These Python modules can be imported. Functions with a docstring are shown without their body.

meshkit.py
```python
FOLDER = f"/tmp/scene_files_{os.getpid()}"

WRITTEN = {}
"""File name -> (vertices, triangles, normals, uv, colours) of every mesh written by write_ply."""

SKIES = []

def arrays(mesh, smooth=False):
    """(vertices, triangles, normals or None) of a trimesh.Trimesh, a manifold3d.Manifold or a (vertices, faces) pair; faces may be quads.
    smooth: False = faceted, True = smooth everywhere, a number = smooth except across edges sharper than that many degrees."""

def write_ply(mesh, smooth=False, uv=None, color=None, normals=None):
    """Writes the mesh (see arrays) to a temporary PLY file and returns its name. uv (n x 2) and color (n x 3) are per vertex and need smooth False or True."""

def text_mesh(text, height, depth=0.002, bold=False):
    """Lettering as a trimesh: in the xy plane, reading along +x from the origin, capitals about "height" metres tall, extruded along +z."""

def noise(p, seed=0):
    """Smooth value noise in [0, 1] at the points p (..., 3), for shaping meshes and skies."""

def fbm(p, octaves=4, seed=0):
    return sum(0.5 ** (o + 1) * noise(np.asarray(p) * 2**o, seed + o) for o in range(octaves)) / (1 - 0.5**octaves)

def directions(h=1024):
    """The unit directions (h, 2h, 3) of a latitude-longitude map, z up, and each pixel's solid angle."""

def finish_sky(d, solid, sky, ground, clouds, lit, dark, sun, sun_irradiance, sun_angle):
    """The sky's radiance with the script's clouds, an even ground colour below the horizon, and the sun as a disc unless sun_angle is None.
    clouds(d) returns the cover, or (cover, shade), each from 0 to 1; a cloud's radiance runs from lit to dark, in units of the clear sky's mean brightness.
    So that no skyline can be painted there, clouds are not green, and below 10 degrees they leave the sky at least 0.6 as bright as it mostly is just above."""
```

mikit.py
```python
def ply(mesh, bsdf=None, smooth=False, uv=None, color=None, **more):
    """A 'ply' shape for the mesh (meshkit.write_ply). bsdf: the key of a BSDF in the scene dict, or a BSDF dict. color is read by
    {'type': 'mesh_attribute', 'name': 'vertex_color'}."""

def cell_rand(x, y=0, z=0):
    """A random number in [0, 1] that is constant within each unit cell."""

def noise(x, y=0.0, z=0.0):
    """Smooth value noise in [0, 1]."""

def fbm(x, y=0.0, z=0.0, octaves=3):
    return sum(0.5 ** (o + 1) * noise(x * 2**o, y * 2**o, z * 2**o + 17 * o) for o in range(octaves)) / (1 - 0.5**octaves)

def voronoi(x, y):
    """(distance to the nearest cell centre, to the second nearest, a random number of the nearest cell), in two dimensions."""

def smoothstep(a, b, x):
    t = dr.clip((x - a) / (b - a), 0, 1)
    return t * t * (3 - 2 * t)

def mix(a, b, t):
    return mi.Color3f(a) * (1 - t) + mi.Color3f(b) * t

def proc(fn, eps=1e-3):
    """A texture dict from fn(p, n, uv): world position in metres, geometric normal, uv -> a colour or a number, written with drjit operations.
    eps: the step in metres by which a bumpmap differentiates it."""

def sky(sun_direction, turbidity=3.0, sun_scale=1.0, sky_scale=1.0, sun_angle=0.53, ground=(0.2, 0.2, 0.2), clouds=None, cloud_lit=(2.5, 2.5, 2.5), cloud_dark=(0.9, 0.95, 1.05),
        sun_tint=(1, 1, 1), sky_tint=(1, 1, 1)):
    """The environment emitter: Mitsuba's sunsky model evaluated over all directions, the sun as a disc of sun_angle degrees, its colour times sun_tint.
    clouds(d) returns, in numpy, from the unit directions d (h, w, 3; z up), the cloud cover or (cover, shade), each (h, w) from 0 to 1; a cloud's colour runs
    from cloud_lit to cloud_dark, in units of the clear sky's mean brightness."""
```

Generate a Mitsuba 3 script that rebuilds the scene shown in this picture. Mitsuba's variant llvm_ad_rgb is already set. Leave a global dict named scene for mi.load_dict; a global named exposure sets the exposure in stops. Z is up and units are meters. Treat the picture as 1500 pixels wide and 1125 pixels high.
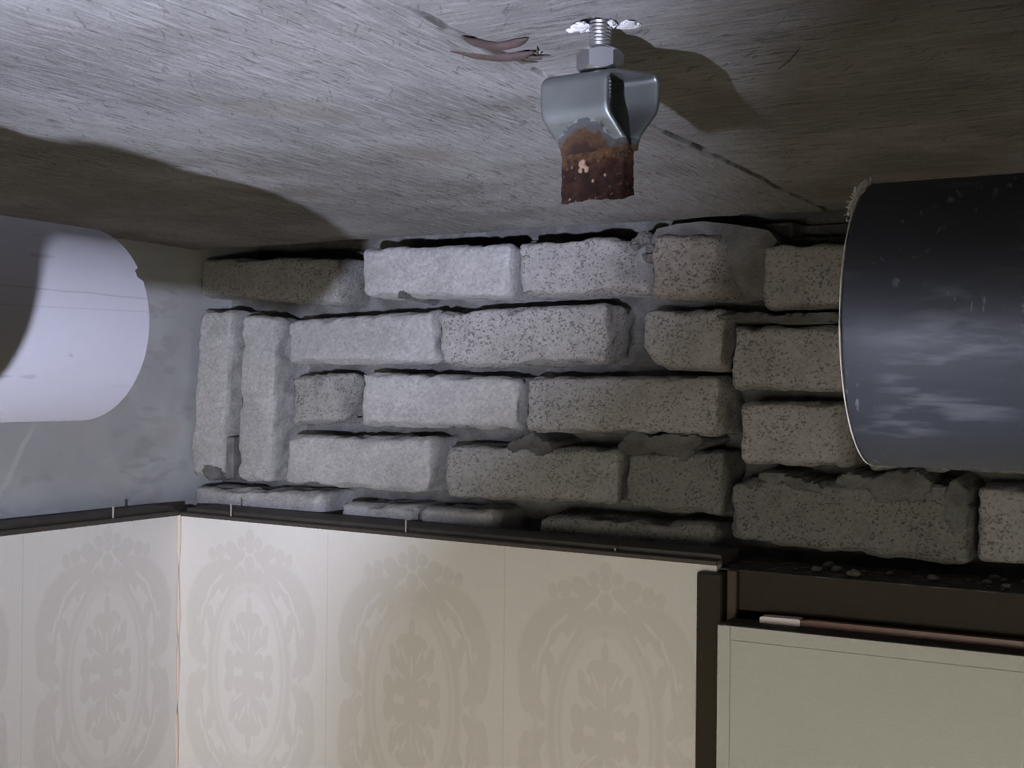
import math
import numpy as np
import trimesh
import shapely.geometry as sg
import drjit as dr
import mitsuba as mi
import mikit
import meshkit
from mikit import proc, noise, fbm, smoothstep, mix

# ---------------------------------------------------------------- camera, light, exposure
EYE = 2.35                       # height of the lens above the room floor; all z below are written relative to it
T = mi.ScalarTransform4f
CAM = np.array([0.989, -1.02, EYE])
FWD = np.array([-0.4938222, 0.8695595, 0.0024041])
UP = np.array([-0.0075643, -0.0070604, 0.9999465])
exposure = 0.0
LAMP = np.array([0.82, -1.16, EYE - 0.12])          # hand-held-height work lamp, behind and left of the camera
LAMP_RADIANCE = (14900.0, 15700.0, 20400.0)
FILL_RADIANCE = (10.4, 9.75, 8.3)

scene = {
    "camera": {"type": "perspective", "fov_axis": "x", "fov": math.degrees(2 * math.atan(750 / 1800.0)), "near_clip": 0.02, "far_clip": 30.0,
               "to_world": T().look_at(origin=CAM.tolist(), target=(CAM + FWD).tolist(), up=UP.tolist())},
}
labels = {}


# ---------------------------------------------------------------- helpers
def add(key, mesh, bsdf, smooth=False, **more):
    scene[key] = mikit.ply(mesh, bsdf, smooth=smooth, **more)
    return key


def numbered(key):
    if key not in scene:
        return key
    n = 1
    while f"{key}_{n:03d}" in scene:
        n += 1
    return f"{key}_{n:03d}"


def tag(key, label=None, category=None, **more):
    d = dict(more)
    if label:
        d["label"] = label
    if category:
        d["category"] = category
    labels[key] = d


def box(x0, x1, y0, y1, z0, z1):
    m = trimesh.creation.box(extents=(x1 - x0, y1 - y0, z1 - z0))
    m.apply_translation(((x0 + x1) / 2, (y0 + y1) / 2, (z0 + z1) / 2))
    return m


def bevel_box(x0, x1, y0, y1, z0, z1, r=0.001):
    """A box with its edges chamfered by r."""
    pts = []
    for sx in (0, 1):
        for sy in (0, 1):
            for sz in (0, 1):
                x, y, z = (x0, x1)[sx], (y0, y1)[sy], (z0, z1)[sz]
                dx, dy, dz = (r, -r)[sx], (r, -r)[sy], (r, -r)[sz]
                pts += [(x + dx, y + dy, z), (x + dx, y, z + dz), (x, y + dy, z + dz)]
    return trimesh.convex.convex_hull(np.array(pts))


def extrude_xz(poly, y0, y1):
    """Polygon in (x, z) extruded from y0 to y1."""
    m = trimesh.creation.extrude_polygon(sg.Polygon(poly), y1 - y0, engine="earcut")
    v = m.vertices.copy()
    m.vertices = np.stack([v[:, 0], y1 - v[:, 2], v[:, 1]], 1)
    m.fix_normals()
    return m


def grid_faces(nu, nv, flip=False):
    i = np.arange((nu - 1) * (nv - 1))
    a = (i // (nv - 1)) * nv + i % (nv - 1)
    q = np.stack([a, a + nv, a + nv + 1, a + 1], 1)
    return q[:, ::-1] if flip else q


def sstep(a, b, x):
    t = np.clip((x - a) / (b - a), 0, 1)
    return t * t * (3 - 2 * t)


def tube(points, radii, n=14, flat=1.0):
    """A tapered tube along points; flat squashes it along z."""
    p, out = np.asarray(points, float), []
    for i in range(len(p)):
        t = p[min(i + 1, len(p) - 1)] - p[max(i - 1, 0)]
        t /= np.linalg.norm(t)
        a = np.cross(t, [0, 0, 1.0])
        if np.linalg.norm(a) < 1e-6:
            a = np.array([1.0, 0, 0])
        a /= np.linalg.norm(a)
        b = np.cross(a, t)
        th = np.arange(n) / n * 2 * np.pi
        out.append(p[i] + radii[i] * (np.cos(th)[:, None] * a + flat * np.sin(th)[:, None] * b))
    v = np.vstack(out + [p[:1], p[-1:]])
    f, m = [], len(p)
    for i in range(m - 1):
        for k in range(n):
            k2 = (k + 1) % n
            f += [(i * n + k, i * n + k2, (i + 1) * n + k2), (i * n + k, (i + 1) * n + k2, (i + 1) * n + k)]
    for k in range(n):
        k2 = (k + 1) % n
        f += [(m * n, k2, k), (m * n + 1, (m - 1) * n + k, (m - 1) * n + k2)]
    t = trimesh.Trimesh(v, f, process=False)
    t.fix_normals()
    return t


def seg_dist(x, z, pts):
    d = np.full(np.shape(x), 9.0)
    for (ax, az), (bx, bz) in zip(pts[:-1], pts[1:]):
        lx, lz = bx - ax, bz - az
        t = np.clip(((x - ax) * lx + (z - az) * lz) / (lx * lx + lz * lz), 0, 1)
        d = np.minimum(d, np.hypot(x - ax - t * lx, z - az - t * lz))
    return d


# ---------------------------------------------------------------- materials
def bsdf(key, d):
    scene[key] = d


def principled(color, rough, **more):
    return {"type": "principled", "base_color": color if isinstance(color, dict) else {"type": "rgb", "value": list(color)}, "roughness": rough, **more}


def bumped(inner, fn, scale, eps=5e-4):
    return {"type": "bumpmap", "arbitrary": proc(fn, eps=eps), "scale": scale, "bsdf": inner}


def turned(p):
    """The point in axes askew to the walls, so that noise cells do not line up with the bricks."""
    return mi.Point3f(0.74 * p.x + 0.41 * p.y + 0.53 * p.z, -0.66 * p.x + 0.58 * p.y + 0.47 * p.z, -0.12 * p.x - 0.70 * p.y + 0.71 * p.z)


def brick_color(base, dark, amount, tint=(1, 1, 1)):
    low, high = [float(v) for v in np.array(base) * np.array(tint) * 0.84], [float(v) for v in np.minimum(np.array(base) * 1.22, 0.85)]

    def fn(p0, n, uv):
        p = turned(p0)
        c = mix(base, low, smoothstep(0.35, 0.7, fbm(p.x * 28, p.y * 28, p.z * 28)))
        c = c * (0.72 + 0.56 * fbm(p.x * 330, p.y * 330, p.z * 330, octaves=4))
        fleck = fbm(p.x * 560 + 9, p.y * 560, p.z * 560, octaves=3) + 0.25 * (fbm(p.x * 60, p.y * 60, p.z * 60 + 4) - 0.5)
        c = mix(c, dark, amount * smoothstep(0.54, 0.72, fleck))
        return mix(c, high, 0.5 * smoothstep(0.66, 0.80, fbm(p.x * 520, p.y * 520 + 5, p.z * 520, octaves=2)))
    return fn


def brick_bump(p0, n, uv):
    p = turned(p0)
    return fbm(p.x * 420, p.y * 420, p.z * 420, octaves=3) + 0.8 * fbm(p.x * 130, p.y * 130, p.z * 130, octaves=2)


def brick_mat(key, base, dark, amount, tint=(1, 1, 1), bump=0.0008):
    bsdf(key, bumped(principled(proc(brick_color(base, dark, amount, tint)), 0.95, specular=0.2), brick_bump, bump))


brick_mat("brick_pale", (0.375, 0.37, 0.365), (0.18, 0.177, 0.173), 0.4)
brick_mat("brick_speckled", (0.325, 0.315, 0.305), (0.095, 0.09, 0.085), 0.8)
brick_mat("brick_brownish", (0.30, 0.28, 0.26), (0.085, 0.07, 0.06), 0.85, (1.0, 0.93, 0.88))
brick_mat("brick_dull", (0.275, 0.27, 0.26), (0.09, 0.085, 0.08), 0.75)
brick_mat("brick_rough_dark", (0.165, 0.160, 0.152), (0.05, 0.046, 0.042), 0.8, bump=0.0018)


def mortar_color(p, n, uv):
    a = fbm(p.x * 45, p.y * 45, p.z * 45)
    b = noise(p.x * 500, p.y * 500, p.z * 500)
    return mix((0.185, 0.185, 0.183), (0.115, 0.112, 0.107), smoothstep(0.3, 0.7, a)) * (0.85 + 0.3 * b)


def mortar_bump(p, n, uv):
    return fbm(p.x * 260, p.y * 260, p.z * 260, octaves=3)


bsdf("mortar_dark", bumped({"type": "twosided", "bsdf": principled(proc(lambda p, n, uv: mortar_color(p, n, uv) * 0.68), 0.95, specular=0.2)}, mortar_bump, 0.0014))
bsdf("mortar", bumped({"type": "twosided", "bsdf": principled(proc(mortar_color), 0.95, specular=0.2)}, mortar_bump, 0.0014))

SEAM_X = 0.711        # joint between two formwork boards, printed in the slab


def ceiling_grain(p):
    """Board-grain print: along y left of the joint, along x right of it."""
    wx = p.x + 0.004 * fbm(p.x * 40, p.y * 22, 0.0, octaves=2)
    wy = p.y + 0.004 * fbm(p.x * 22 + 7, p.y * 40, 0.0, octaves=2)
    ga = fbm(wx * 760, wy * 48, 0, octaves=3)
    gb = fbm(wx * 48 + 40, wy * 760, 3, octaves=3)
    return dr.select(p.x < SEAM_X, ga, gb)


def ceiling_color(p, n, uv):
    g = ceiling_grain(p)
    c = mix((0.172, 0.169, 0.163), (0.118, 0.115, 0.109), smoothstep(0.3, 0.72, fbm(p.x * 11, p.y * 11, 2.0, octaves=4)))
    c = c * (0.78 + 0.44 * g) * (0.90 + 0.2 * noise(p.x * 900, p.y * 900, 1.0))
    wx, wy = p.x + 0.003 * noise(p.x * 70, p.y * 70, 6.0), p.y + 0.003 * noise(p.x * 70, p.y * 70, 9.0)
    sa = fbm(wx * 700, wy * 95 + 3, 9, octaves=3)
    sb = fbm(wx * 95, wy * 700 + 3, 4, octaves=3)
    sc = dr.select(p.x < SEAM_X, sa, sb) + 0.22 * (fbm(p.x * 16, p.y * 16, 7.0, octaves=2) - 0.5)
    c = mix(c, (0.052, 0.049, 0.045), 0.6 * smoothstep(0.63, 0.78, sc))
    hair = fbm(wx * 330 + wy * 240, wy * 40 - wx * 44, 2.0, octaves=3)
    c = mix(c, (0.062, 0.058, 0.053), 0.5 * smoothstep(0.74, 0.82, hair))
    c = mix(c, (0.26, 0.257, 0.25), 0.30 * smoothstep(0.62, 0.76, dr.select(p.x < SEAM_X, fbm(wx * 640 + 9, wy * 60, 3, octaves=2), fbm(wx * 60 + 9, wy * 640, 8, octaves=2))))
    c = mix(c, (0.105, 0.092, 0.066), 0.4 * smoothstep(0.60, 0.78, fbm(p.x * 14 + 3.3, p.y * 14, 5.0)))
    dirt = smoothstep(0.0035, 0.0005, dr.abs(p.x - SEAM_X)) * smoothstep(0.45, 0.62, noise(p.x * 60, p.y * 60, 2.0))
    return mix(c, (0.05, 0.042, 0.035), 0.85 * dirt)


def ceiling_bump(p, n, uv):
    return ceiling_grain(p) + 0.7 * fbm(p.x * 210, p.y * 210, 1.0, octaves=3)


bsdf("concrete_slab", bumped(principled(proc(ceiling_color), 0.9, specular=0.25), ceiling_bump, 0.0007))


def plaster_color(p, n, uv):
    a = fbm(p.y * 9, p.z * 14, 3.0, octaves=4)
    c = mix((0.43, 0.445, 0.45), (0.35, 0.36, 0.365), smoothstep(0.3, 0.7, a))
    st = fbm(p.y * 30, p.z * 90, 8.0, octaves=3)
    c = mix(c, (0.27, 0.27, 0.27), 0.35 * smoothstep(0.62, 0.78, st))
    c = mix(c, (0.40, 0.36, 0.34), 0.35 * smoothstep(0.60, 0.75, fbm(p.y * 20 + 5, p.z * 20, 1.0)))
    # a pale slanted streak running down the wall
    d = dr.abs((p.y + 0.2139) + (p.z - (EYE - 0.053)) * (-0.48) + 0.004 * noise(p.z * 90, 0.0, 0.0))
    return mix(c, (0.52, 0.52, 0.52), 0.45 * smoothstep(0.005, 0.001, d) * smoothstep(EYE - 0.03, EYE - 0.06, p.z))


bsdf("plaster", bumped({"type": "twosided", "bsdf": principled(proc(plaster_color), 0.9, specular=0.25)},
                       lambda p, n, uv: fbm(p.x * 90, p.y * 90, p.z * 160, octaves=4), 0.0012))


# wallpaper: 20 cm stripes, each with a damask medallion printed a shade darker
def damask(a, b):
    """Print strength (0..1) at a mm from the stripe's middle (a >= 0) and b mm below the medallion's top; mirrored about b = 118."""
    b = dr.select(b > 118, 236 - b, b)
    w = 0.06

    def ell(cx, cy, rx, ry, deg=0.0):
        c, s = math.cos(math.radians(deg)), math.sin(math.radians(deg))
        x, y = a - cx, b - cy
        u, v = (x * c + y * s) / rx, (-x * s + y * c) / ry
        return dr.sqrt(u * u + v * v)

    def disc(*e):
        return smoothstep(1 + w, 1 - w, ell(*e))

    def union(*xs):
        r = xs[0]
        for x in xs[1:]:
            r = dr.maximum(r, x)
        return r

    petals = union(disc(0, 6, 5.6, 6.4), disc(10.5, 11.5, 5.4, 5.2), disc(0, 15, 5.0, 5.0), disc(23, 18, 8.5, 6.5, -20), disc(37, 20.5, 6.0, 6.2), disc(47.5, 23, 4.6, 5.8, 20))
    heart = union(disc(0, 28, 6.5, 6.5), disc(0, 35, 3.2, 6), disc(14.5, 23, 9.5, 5.2, 24), disc(22, 30, 10.5, 4.6, 36))
    band = dr.minimum(disc(31, 78, 49, 52), 1 - disc(26, 90, 41, 47))
    leaves = union(disc(47, 50, 7, 13, -28), disc(57, 66, 6, 14, -16), disc(36, 44, 12, 6, 30), disc(27, 47, 7, 11, -50), disc(48, 78, 5, 12, 10), disc(62, 90, 5, 13, -8))
    slits = union(disc(40, 44, 1.6, 9, -52), disc(52, 58, 1.6, 11, -24), disc(60, 74, 1.4, 11, -14), disc(31, 55, 1.5, 9, -35), disc(43, 66, 1.6, 9, -8), disc(13, 30, 8, 1.0, 38))
    ring = dr.minimum(disc(0, 118, 52, 78), 1 - disc(0, 118, 39, 68))
    line = dr.minimum(disc(0, 118, 44.5, 73), 1 - disc(0, 118, 42.5, 71.3))
    bouquet = union(disc(0, 64, 3.4, 9), disc(9, 74, 8, 5.5, 30), disc(0, 86, 13, 15), disc(15, 92, 9, 6, -30), disc(20, 83, 4.0, 7, 20), disc(9, 106, 11, 8, 40), disc(24, 110, 6, 10, 10), disc(0, 118, 8, 16))
    veins = union(disc(8, 84, 1.1, 8, 28), disc(13, 98, 1.0, 8, 55), disc(0, 92, 1.0, 9))
    curl = union(dr.minimum(disc(66, 82, 9.5, 10.5), 1 - disc(66, 82, 6.0, 7.0)), disc(68, 84, 3.0, 3.4), disc(76, 72, 3.5, 7, 20), disc(73, 100, 5, 12, 12), disc(60, 106, 5, 11, 30))
    dark = union(petals, heart, band, leaves, ring, bouquet, curl)
    return dr.clip(dark - 0.95 * union(slits, line, veins), 0, 1)


def paper_fn(axis, first, top):
    def fn(p, n, uv):
        s = p.x if axis == 0 else p.y
        t = (s - first) / 0.2003
        k = dr.floor(t + 0.5)
        a = dr.abs(t - k) * 200.3
        # each strip hangs a little lower than the one before
        b = (EYE + top - p.z) * 1000 - 2.0 - (3.0 + 1.0 * dr.clip(k, 0, 3))
        rep = b - 330 * dr.floor(b / 330)
        pr = dr.select(b > 0, damask(a * 0.93, rep * 0.80), 0.0)
        weave = 0.985 + 0.03 * noise(p.x * 700, p.y * 700, p.z * 160)
        c = mix((0.700, 0.685, 0.662), (0.640, 0.622, 0.594), pr) * weave
        joint = smoothstep(0.7, 0.2, dr.abs(a - 100.15))
        return mix(c, (0.56, 0.54, 0.50), 0.7 * joint)
    return fn


def paper_bump(p, n, uv):
    return noise(p.x * 900, p.y * 900, p.z * 260)


bsdf("wallpaper_back", bumped(principled(proc(paper_fn(0, 0.1378, -0.1430)), 0.7, specular=0.3), paper_bump, 0.00012))
bsdf("wallpaper_left", bumped(principled(proc(paper_fn(1, -0.1572, -0.1370)), 0.7, specular=0.3), paper_bump, 0.00012))
bsdf("caulk", principled((0.66, 0.56, 0.48), 0.6))
bsdf("shade_trim_brown", principled(proc(lambda p, n, uv: mix((0.034, 0.028, 0.023), (0.060, 0.050, 0.042), fbm(p.x * 120, p.y * 120, p.z * 300))), 0.55))
bsdf("nail_steel", principled((0.34, 0.30, 0.27), 0.5, metallic=0.3))
bsdf("frame_brown", principled(proc(lambda p, n, uv: mix((0.030, 0.0225, 0.0130), (0.024, 0.0180, 0.0105), fbm(p.x * 40, p.y * 40, p.z * 9))), 0.6, specular=0.22))
bsdf("frame_brown_light", principled((0.058, 0.043, 0.028), 0.5, specular=0.3))
bsdf("ledge_dark", principled(proc(lambda p, n, uv: mix((0.035, 0.031, 0.027), (0.085, 0.08, 0.072), smoothstep(0.5, 0.75, fbm(p.x * 90, p.y * 160, p.z * 90)))), 0.85))
bsdf("leaf_paper", bumped(principled(proc(lambda p, n, uv: mix((0.525, 0.535, 0.50), (0.495, 0.505, 0.47), fbm(p.x * 14, p.y * 14, p.z * 14)) * (0.97 + 0.06 * noise(p.x * 600, p.y * 600, p.z * 600))), 0.75, specular=0.3), paper_bump, 0.00012))
bsdf("crumbs_dark", principled((0.085, 0.08, 0.073), 0.95))
bsdf("batten_red", principled(proc(lambda p, n, uv: mix((0.15, 0.065, 0.045), (0.10, 0.045, 0.033), fbm(p.x * 30, p.y * 200, p.z * 200))), 0.35, specular=0.5))
bsdf("batten_white", principled((0.86, 0.76, 0.74), 0.5))


def white_pipe_color(p, n, uv):
    c = mix((0.262, 0.257, 0.274), (0.25, 0.245, 0.262), fbm(p.x * 25, p.y * 6, p.z * 25))
    scuff = smoothstep(0.76, 0.84, fbm(p.x * 60, p.y * 14, p.z * 330, octaves=2))
    c = mix(c, (0.19, 0.185, 0.19), 0.3 * scuff)
    spot = smoothstep(0.90, 0.94, noise(p.x * 190, p.y * 110, p.z * 190))
    c = mix(c, (0.15, 0.145, 0.15), 0.4 * spot)
    # two long scratches
    d1 = dr.abs(p.z - (EYE + 0.044) + 0.0006 * noise(p.y * 60, 1.0, 0.0))
    d2 = dr.abs(p.z - (EYE + 0.037) - (p.y + 0.55) * 0.02)
    s = dr.maximum(smoothstep(0.00045, 0.0001, d1), 0.6 * smoothstep(0.0004, 0.0001, d2))
    return mix(c, (0.13, 0.125, 0.13), 0.45 * s)


bsdf("white_pvc", principled(proc(white_pipe_color), 0.55, specular=0.35))


def grey_pipe_color(p, n, uv):
    c = mix((0.032, 0.0350, 0.0400), (0.0275, 0.030, 0.0345), fbm(p.x * 12, p.y * 40, p.z * 40))
    w = p.x + 0.02 * fbm(p.x * 30, p.z * 60, 0.0, octaves=2)
    haze = fbm(w * 60, p.y * 150, p.z * 260, octaves=4)
    patch = smoothstep(0.42, 0.66, fbm(p.x * 22 + 2, p.y * 30, p.z * 34, octaves=2))
    c = mix(c, (0.105, 0.108, 0.115), 0.55 * smoothstep(0.46, 0.72, haze) * patch)
    scr = fbm(w * 520 + p.z * 200, p.y * 70, p.z * 170 - p.x * 90, octaves=3)
    return mix(c, (0.17, 0.17, 0.18), 0.5 * smoothstep(0.66, 0.80, scr) * smoothstep(0.58, 0.74, noise(p.x * 40 + 3, p.y * 30, p.z * 40)))


bsdf("grey_pvc", bumped(principled(proc(grey_pipe_color), proc(lambda p, n, uv: 0.40 + 0.24 * fbm(p.x * 40, p.y * 110, p.z * 160)), specular=0.30), lambda p, n, uv: fbm(p.x * 160, p.y * 260, p.z * 260, octaves=2), 0.00010))
bsdf("burr_plastic", principled((0.50, 0.47, 0.42), 0.6))
bsdf("zinc_bright", {"type": "principled", "base_color": {"type": "rgb", "value": [0.60, 0.62, 0.65]}, "metallic": 1.0, "roughness": 0.33})


def strap_color(p, n, uv):
    h = (p.z - EYE) * 1000
    along = (p.x - 0.769) * 0.87 + (p.y + 0.561) * 0.494
    edge = 110.0 - 8.0 * dr.minimum(dr.square((along + 0.007) / 0.011), 1.0) + 5.0 * (fbm(p.x * 420, p.y * 420, p.z * 420) - 0.5)
    zinc = mix((0.175, 0.188, 0.182), (0.145, 0.157, 0.153), fbm(p.x * 90, p.y * 90, p.z * 90))
    burnt = mix((0.038, 0.040, 0.043), (0.075, 0.076, 0.078), fbm(p.x * 900, p.y * 900, p.z * 900))
    c = mix(zinc, burnt, smoothstep(edge + 0.6, edge - 0.6, h))
    rust = mix((0.072, 0.040, 0.018), (0.034, 0.018, 0.012), fbm(p.x * 700, p.y * 700, p.z * 700))
    rust = mix(rust, (0.024, 0.0125, 0.010), smoothstep(edge - 6.5, edge - 11.0, h + 3.0 * (fbm(p.x * 500, p.y * 500, p.z * 500) - 0.5)))
    return mix(c, rust, smoothstep(edge - 2.2, edge - 4.6, h))


def strap_metal(p, n, uv):
    h = (p.z - EYE) * 1000
    along = (p.x - 0.769) * 0.87 + (p.y + 0.561) * 0.494
    edge = 110.0 - 8.0 * dr.minimum(dr.square((along + 0.007) / 0.011), 1.0)
    return 0.75 * smoothstep(edge - 0.6, edge + 0.6, h)


bsdf("zinc_strap", {"type": "principled", "base_color": proc(strap_color), "metallic": proc(strap_metal), "roughness": proc(lambda p, n, uv: 0.92 - 0.66 * strap_metal(p, n, uv)), "specular": 0.25})


def rust_color(p0, n, uv):
    p = turned(p0)
    a = fbm(p.x * 420, p.y * 420, p.z * 420, octaves=4)
    c = mix((0.019, 0.009, 0.007), (0.042, 0.019, 0.0135), smoothstep(0.3, 0.7, a))
    top = smoothstep(0.0020, 0.0095, (p0.z - EYE) - 0.0895 + 0.010 * (a - 0.5))
    c = mix(c, (0.090, 0.047, 0.020), 0.8 * top)
    c = mix(c, (0.014, 0.010, 0.009), 0.7 * smoothstep(0.58, 0.72, fbm(p.x * 300 + 4, p.y * 300, p.z * 300)))
    pale = smoothstep(0.70, 0.80, fbm(p.x * 900, p.y * 900 + 3, p.z * 900, octaves=2))
    return mix(c, (0.28, 0.20, 0.145), 0.7 * pale * smoothstep(0.48, 0.66, noise(p.x * 140, p.y * 140, p.z * 140 + 2)))


bsdf("rust", bumped(principled(proc(rust_color), 0.9, specular=0.2), lambda p, n, uv: fbm(p.x * 520, p.y * 520, p.z * 520, octaves=3), 0.0012))
bsdf("rust_flake", principled((0.30, 0.205, 0.14), 0.9))
bsdf("rusty_steel", bumped(principled(proc(lambda p, n, uv: mix((0.052, 0.034, 0.029), (0.032, 0.021, 0.018), fbm(p.x * 300, p.y * 300, p.z * 300))), 0.85), mortar_bump, 0.0006))
bsdf("splinter", principled((0.045, 0.037, 0.03), 0.9))
bsdf("chip_white", principled(proc(lambda p, n, uv: mix((0.50, 0.495, 0.50), (0.33, 0.325, 0.32), fbm(p.x * 400, p.y * 400, p.z * 400))), 0.9))
bsdf("crack_dark", principled((0.06, 0.058, 0.055), 0.95))
bsdf("room_paper", principled((0.60, 0.56, 0.50), 0.8))
bsdf("room_floor", principled(proc(lambda p, n, uv: mix((0.20, 0.14, 0.085), (0.15, 0.105, 0.065), fbm(p.x * 3, p.y * 30, 0))), 0.5))
bsdf("painted_white", principled((0.78, 0.77, 0.74), 0.5))
bsdf("black_plastic", principled((0.03, 0.03, 0.032), 0.5))
bsdf("raw_wood", principled(proc(lambda p, n, uv: mix((0.42, 0.31, 0.20), (0.33, 0.23, 0.14), fbm(p.x * 160, p.y * 160, p.z * 8))), 0.8))
bsdf("blocker_board", principled((0.35, 0.34, 0.32), 0.85))

# ---------------------------------------------------------------- the setting: slab, walls, floor, added window
H = 0.1495            # underside of the slab above the lens
CEIL = EYE + H


def ceiling_mesh():
    xs = np.unique(np.round(np.concatenate([np.linspace(-0.15, 0.70, 300), np.linspace(0.698, 0.726, 45), np.linspace(0.726, 1.25, 190), np.linspace(1.25, 3.3, 24)]), 6))
    ys = np.unique(np.round(np.concatenate([np.linspace(-3.5, -0.78, 26), np.linspace(-0.78, -0.02, 300), np.linspace(-0.018, 0.02, 40), np.linspace(0.022, 0.16, 20)]), 6))
    X, Y = np.meshgrid(xs, ys, indexing="ij")
    P = np.stack([X * 14, Y * 14, 0 * X], -1)
    z = CEIL + 0.0028 * (meshkit.fbm(P, 3, 5) - 0.5) + 0.0010 * (meshkit.fbm(P * 6, 3, 8) - 0.5)
    z = z + 0.0009 * sstep(SEAM_X - 0.0008, SEAM_X + 0.0008, X)
    wob = SEAM_X + 0.0022 * (meshkit.noise(np.stack([Y * 60, 0 * Y, 0 * Y], -1), 3) - 0.5)
    dep = np.clip(meshkit.noise(np.stack([Y * 75, 0 * Y + 2, 0 * Y], -1), 4) - 0.42, 0, 1) * 3
    dep = np.maximum(dep, 1.4 * sstep(0.035, 0.02, np.abs(Y + 0.315)) + 1.0 * sstep(0.014, 0.006, np.abs(Y + 0.215)) + 0.8 * sstep(0.02, 0.01, np.abs(Y + 0.17)))
    z = z + 0.0026 * dep * sstep(0.0019, 0.0003, np.abs(X - wob))
    # the drilled and spalled hole round the bolt, and the pits where the bars show
    r = np.hypot(X - 0.769, Y + 0.5615) * (1 + 0.5 * (meshkit.noise(np.stack([X * 150, Y * 150, 0 * X], -1), 2) - 0.5))
    z = z + 0.004 * sstep(0.0075, 0.0055, r)
    r2 = np.hypot((X - 0.722) / 1.6, Y + 0.536)
    z = z + 0.004 * sstep(0.008, 0.003, r2 * (1 + meshkit.noise(np.stack([X * 220, Y * 220, 0 * X], -1), 6)))
    # the slab stops short of the wall: a dark slot over the top course
    z = z + 0.028 * sstep(-0.0015, 0.0025, Y + 0.006 * (meshkit.fbm(P * 3, 3, 12) - 0.5) + 0.006 * sstep(0.74, 0.8, X) * (meshkit.fbm(P * 9, 3, 2) - 0.6))
    v = np.stack([X, Y, z], -1).reshape(-1, 3)
    f = grid_faces(len(xs), len(ys), flip=True)
    top = box(-0.15, 3.3, -3.5, 0.16, CEIL + 0.036, CEIL + 0.15)
    q = np.vstack([f[:, [0, 1, 2]], f[:, [0, 2, 3]]])
    return trimesh.Trimesh(np.vstack([v, top.vertices]), np.vstack([q, top.faces + len(v)]), process=False)


add("ceiling", ceiling_mesh(), "concrete_slab", smooth=35)
tag("ceiling", "grey board-marked concrete slab with a straight board joint", kind="structure")


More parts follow.
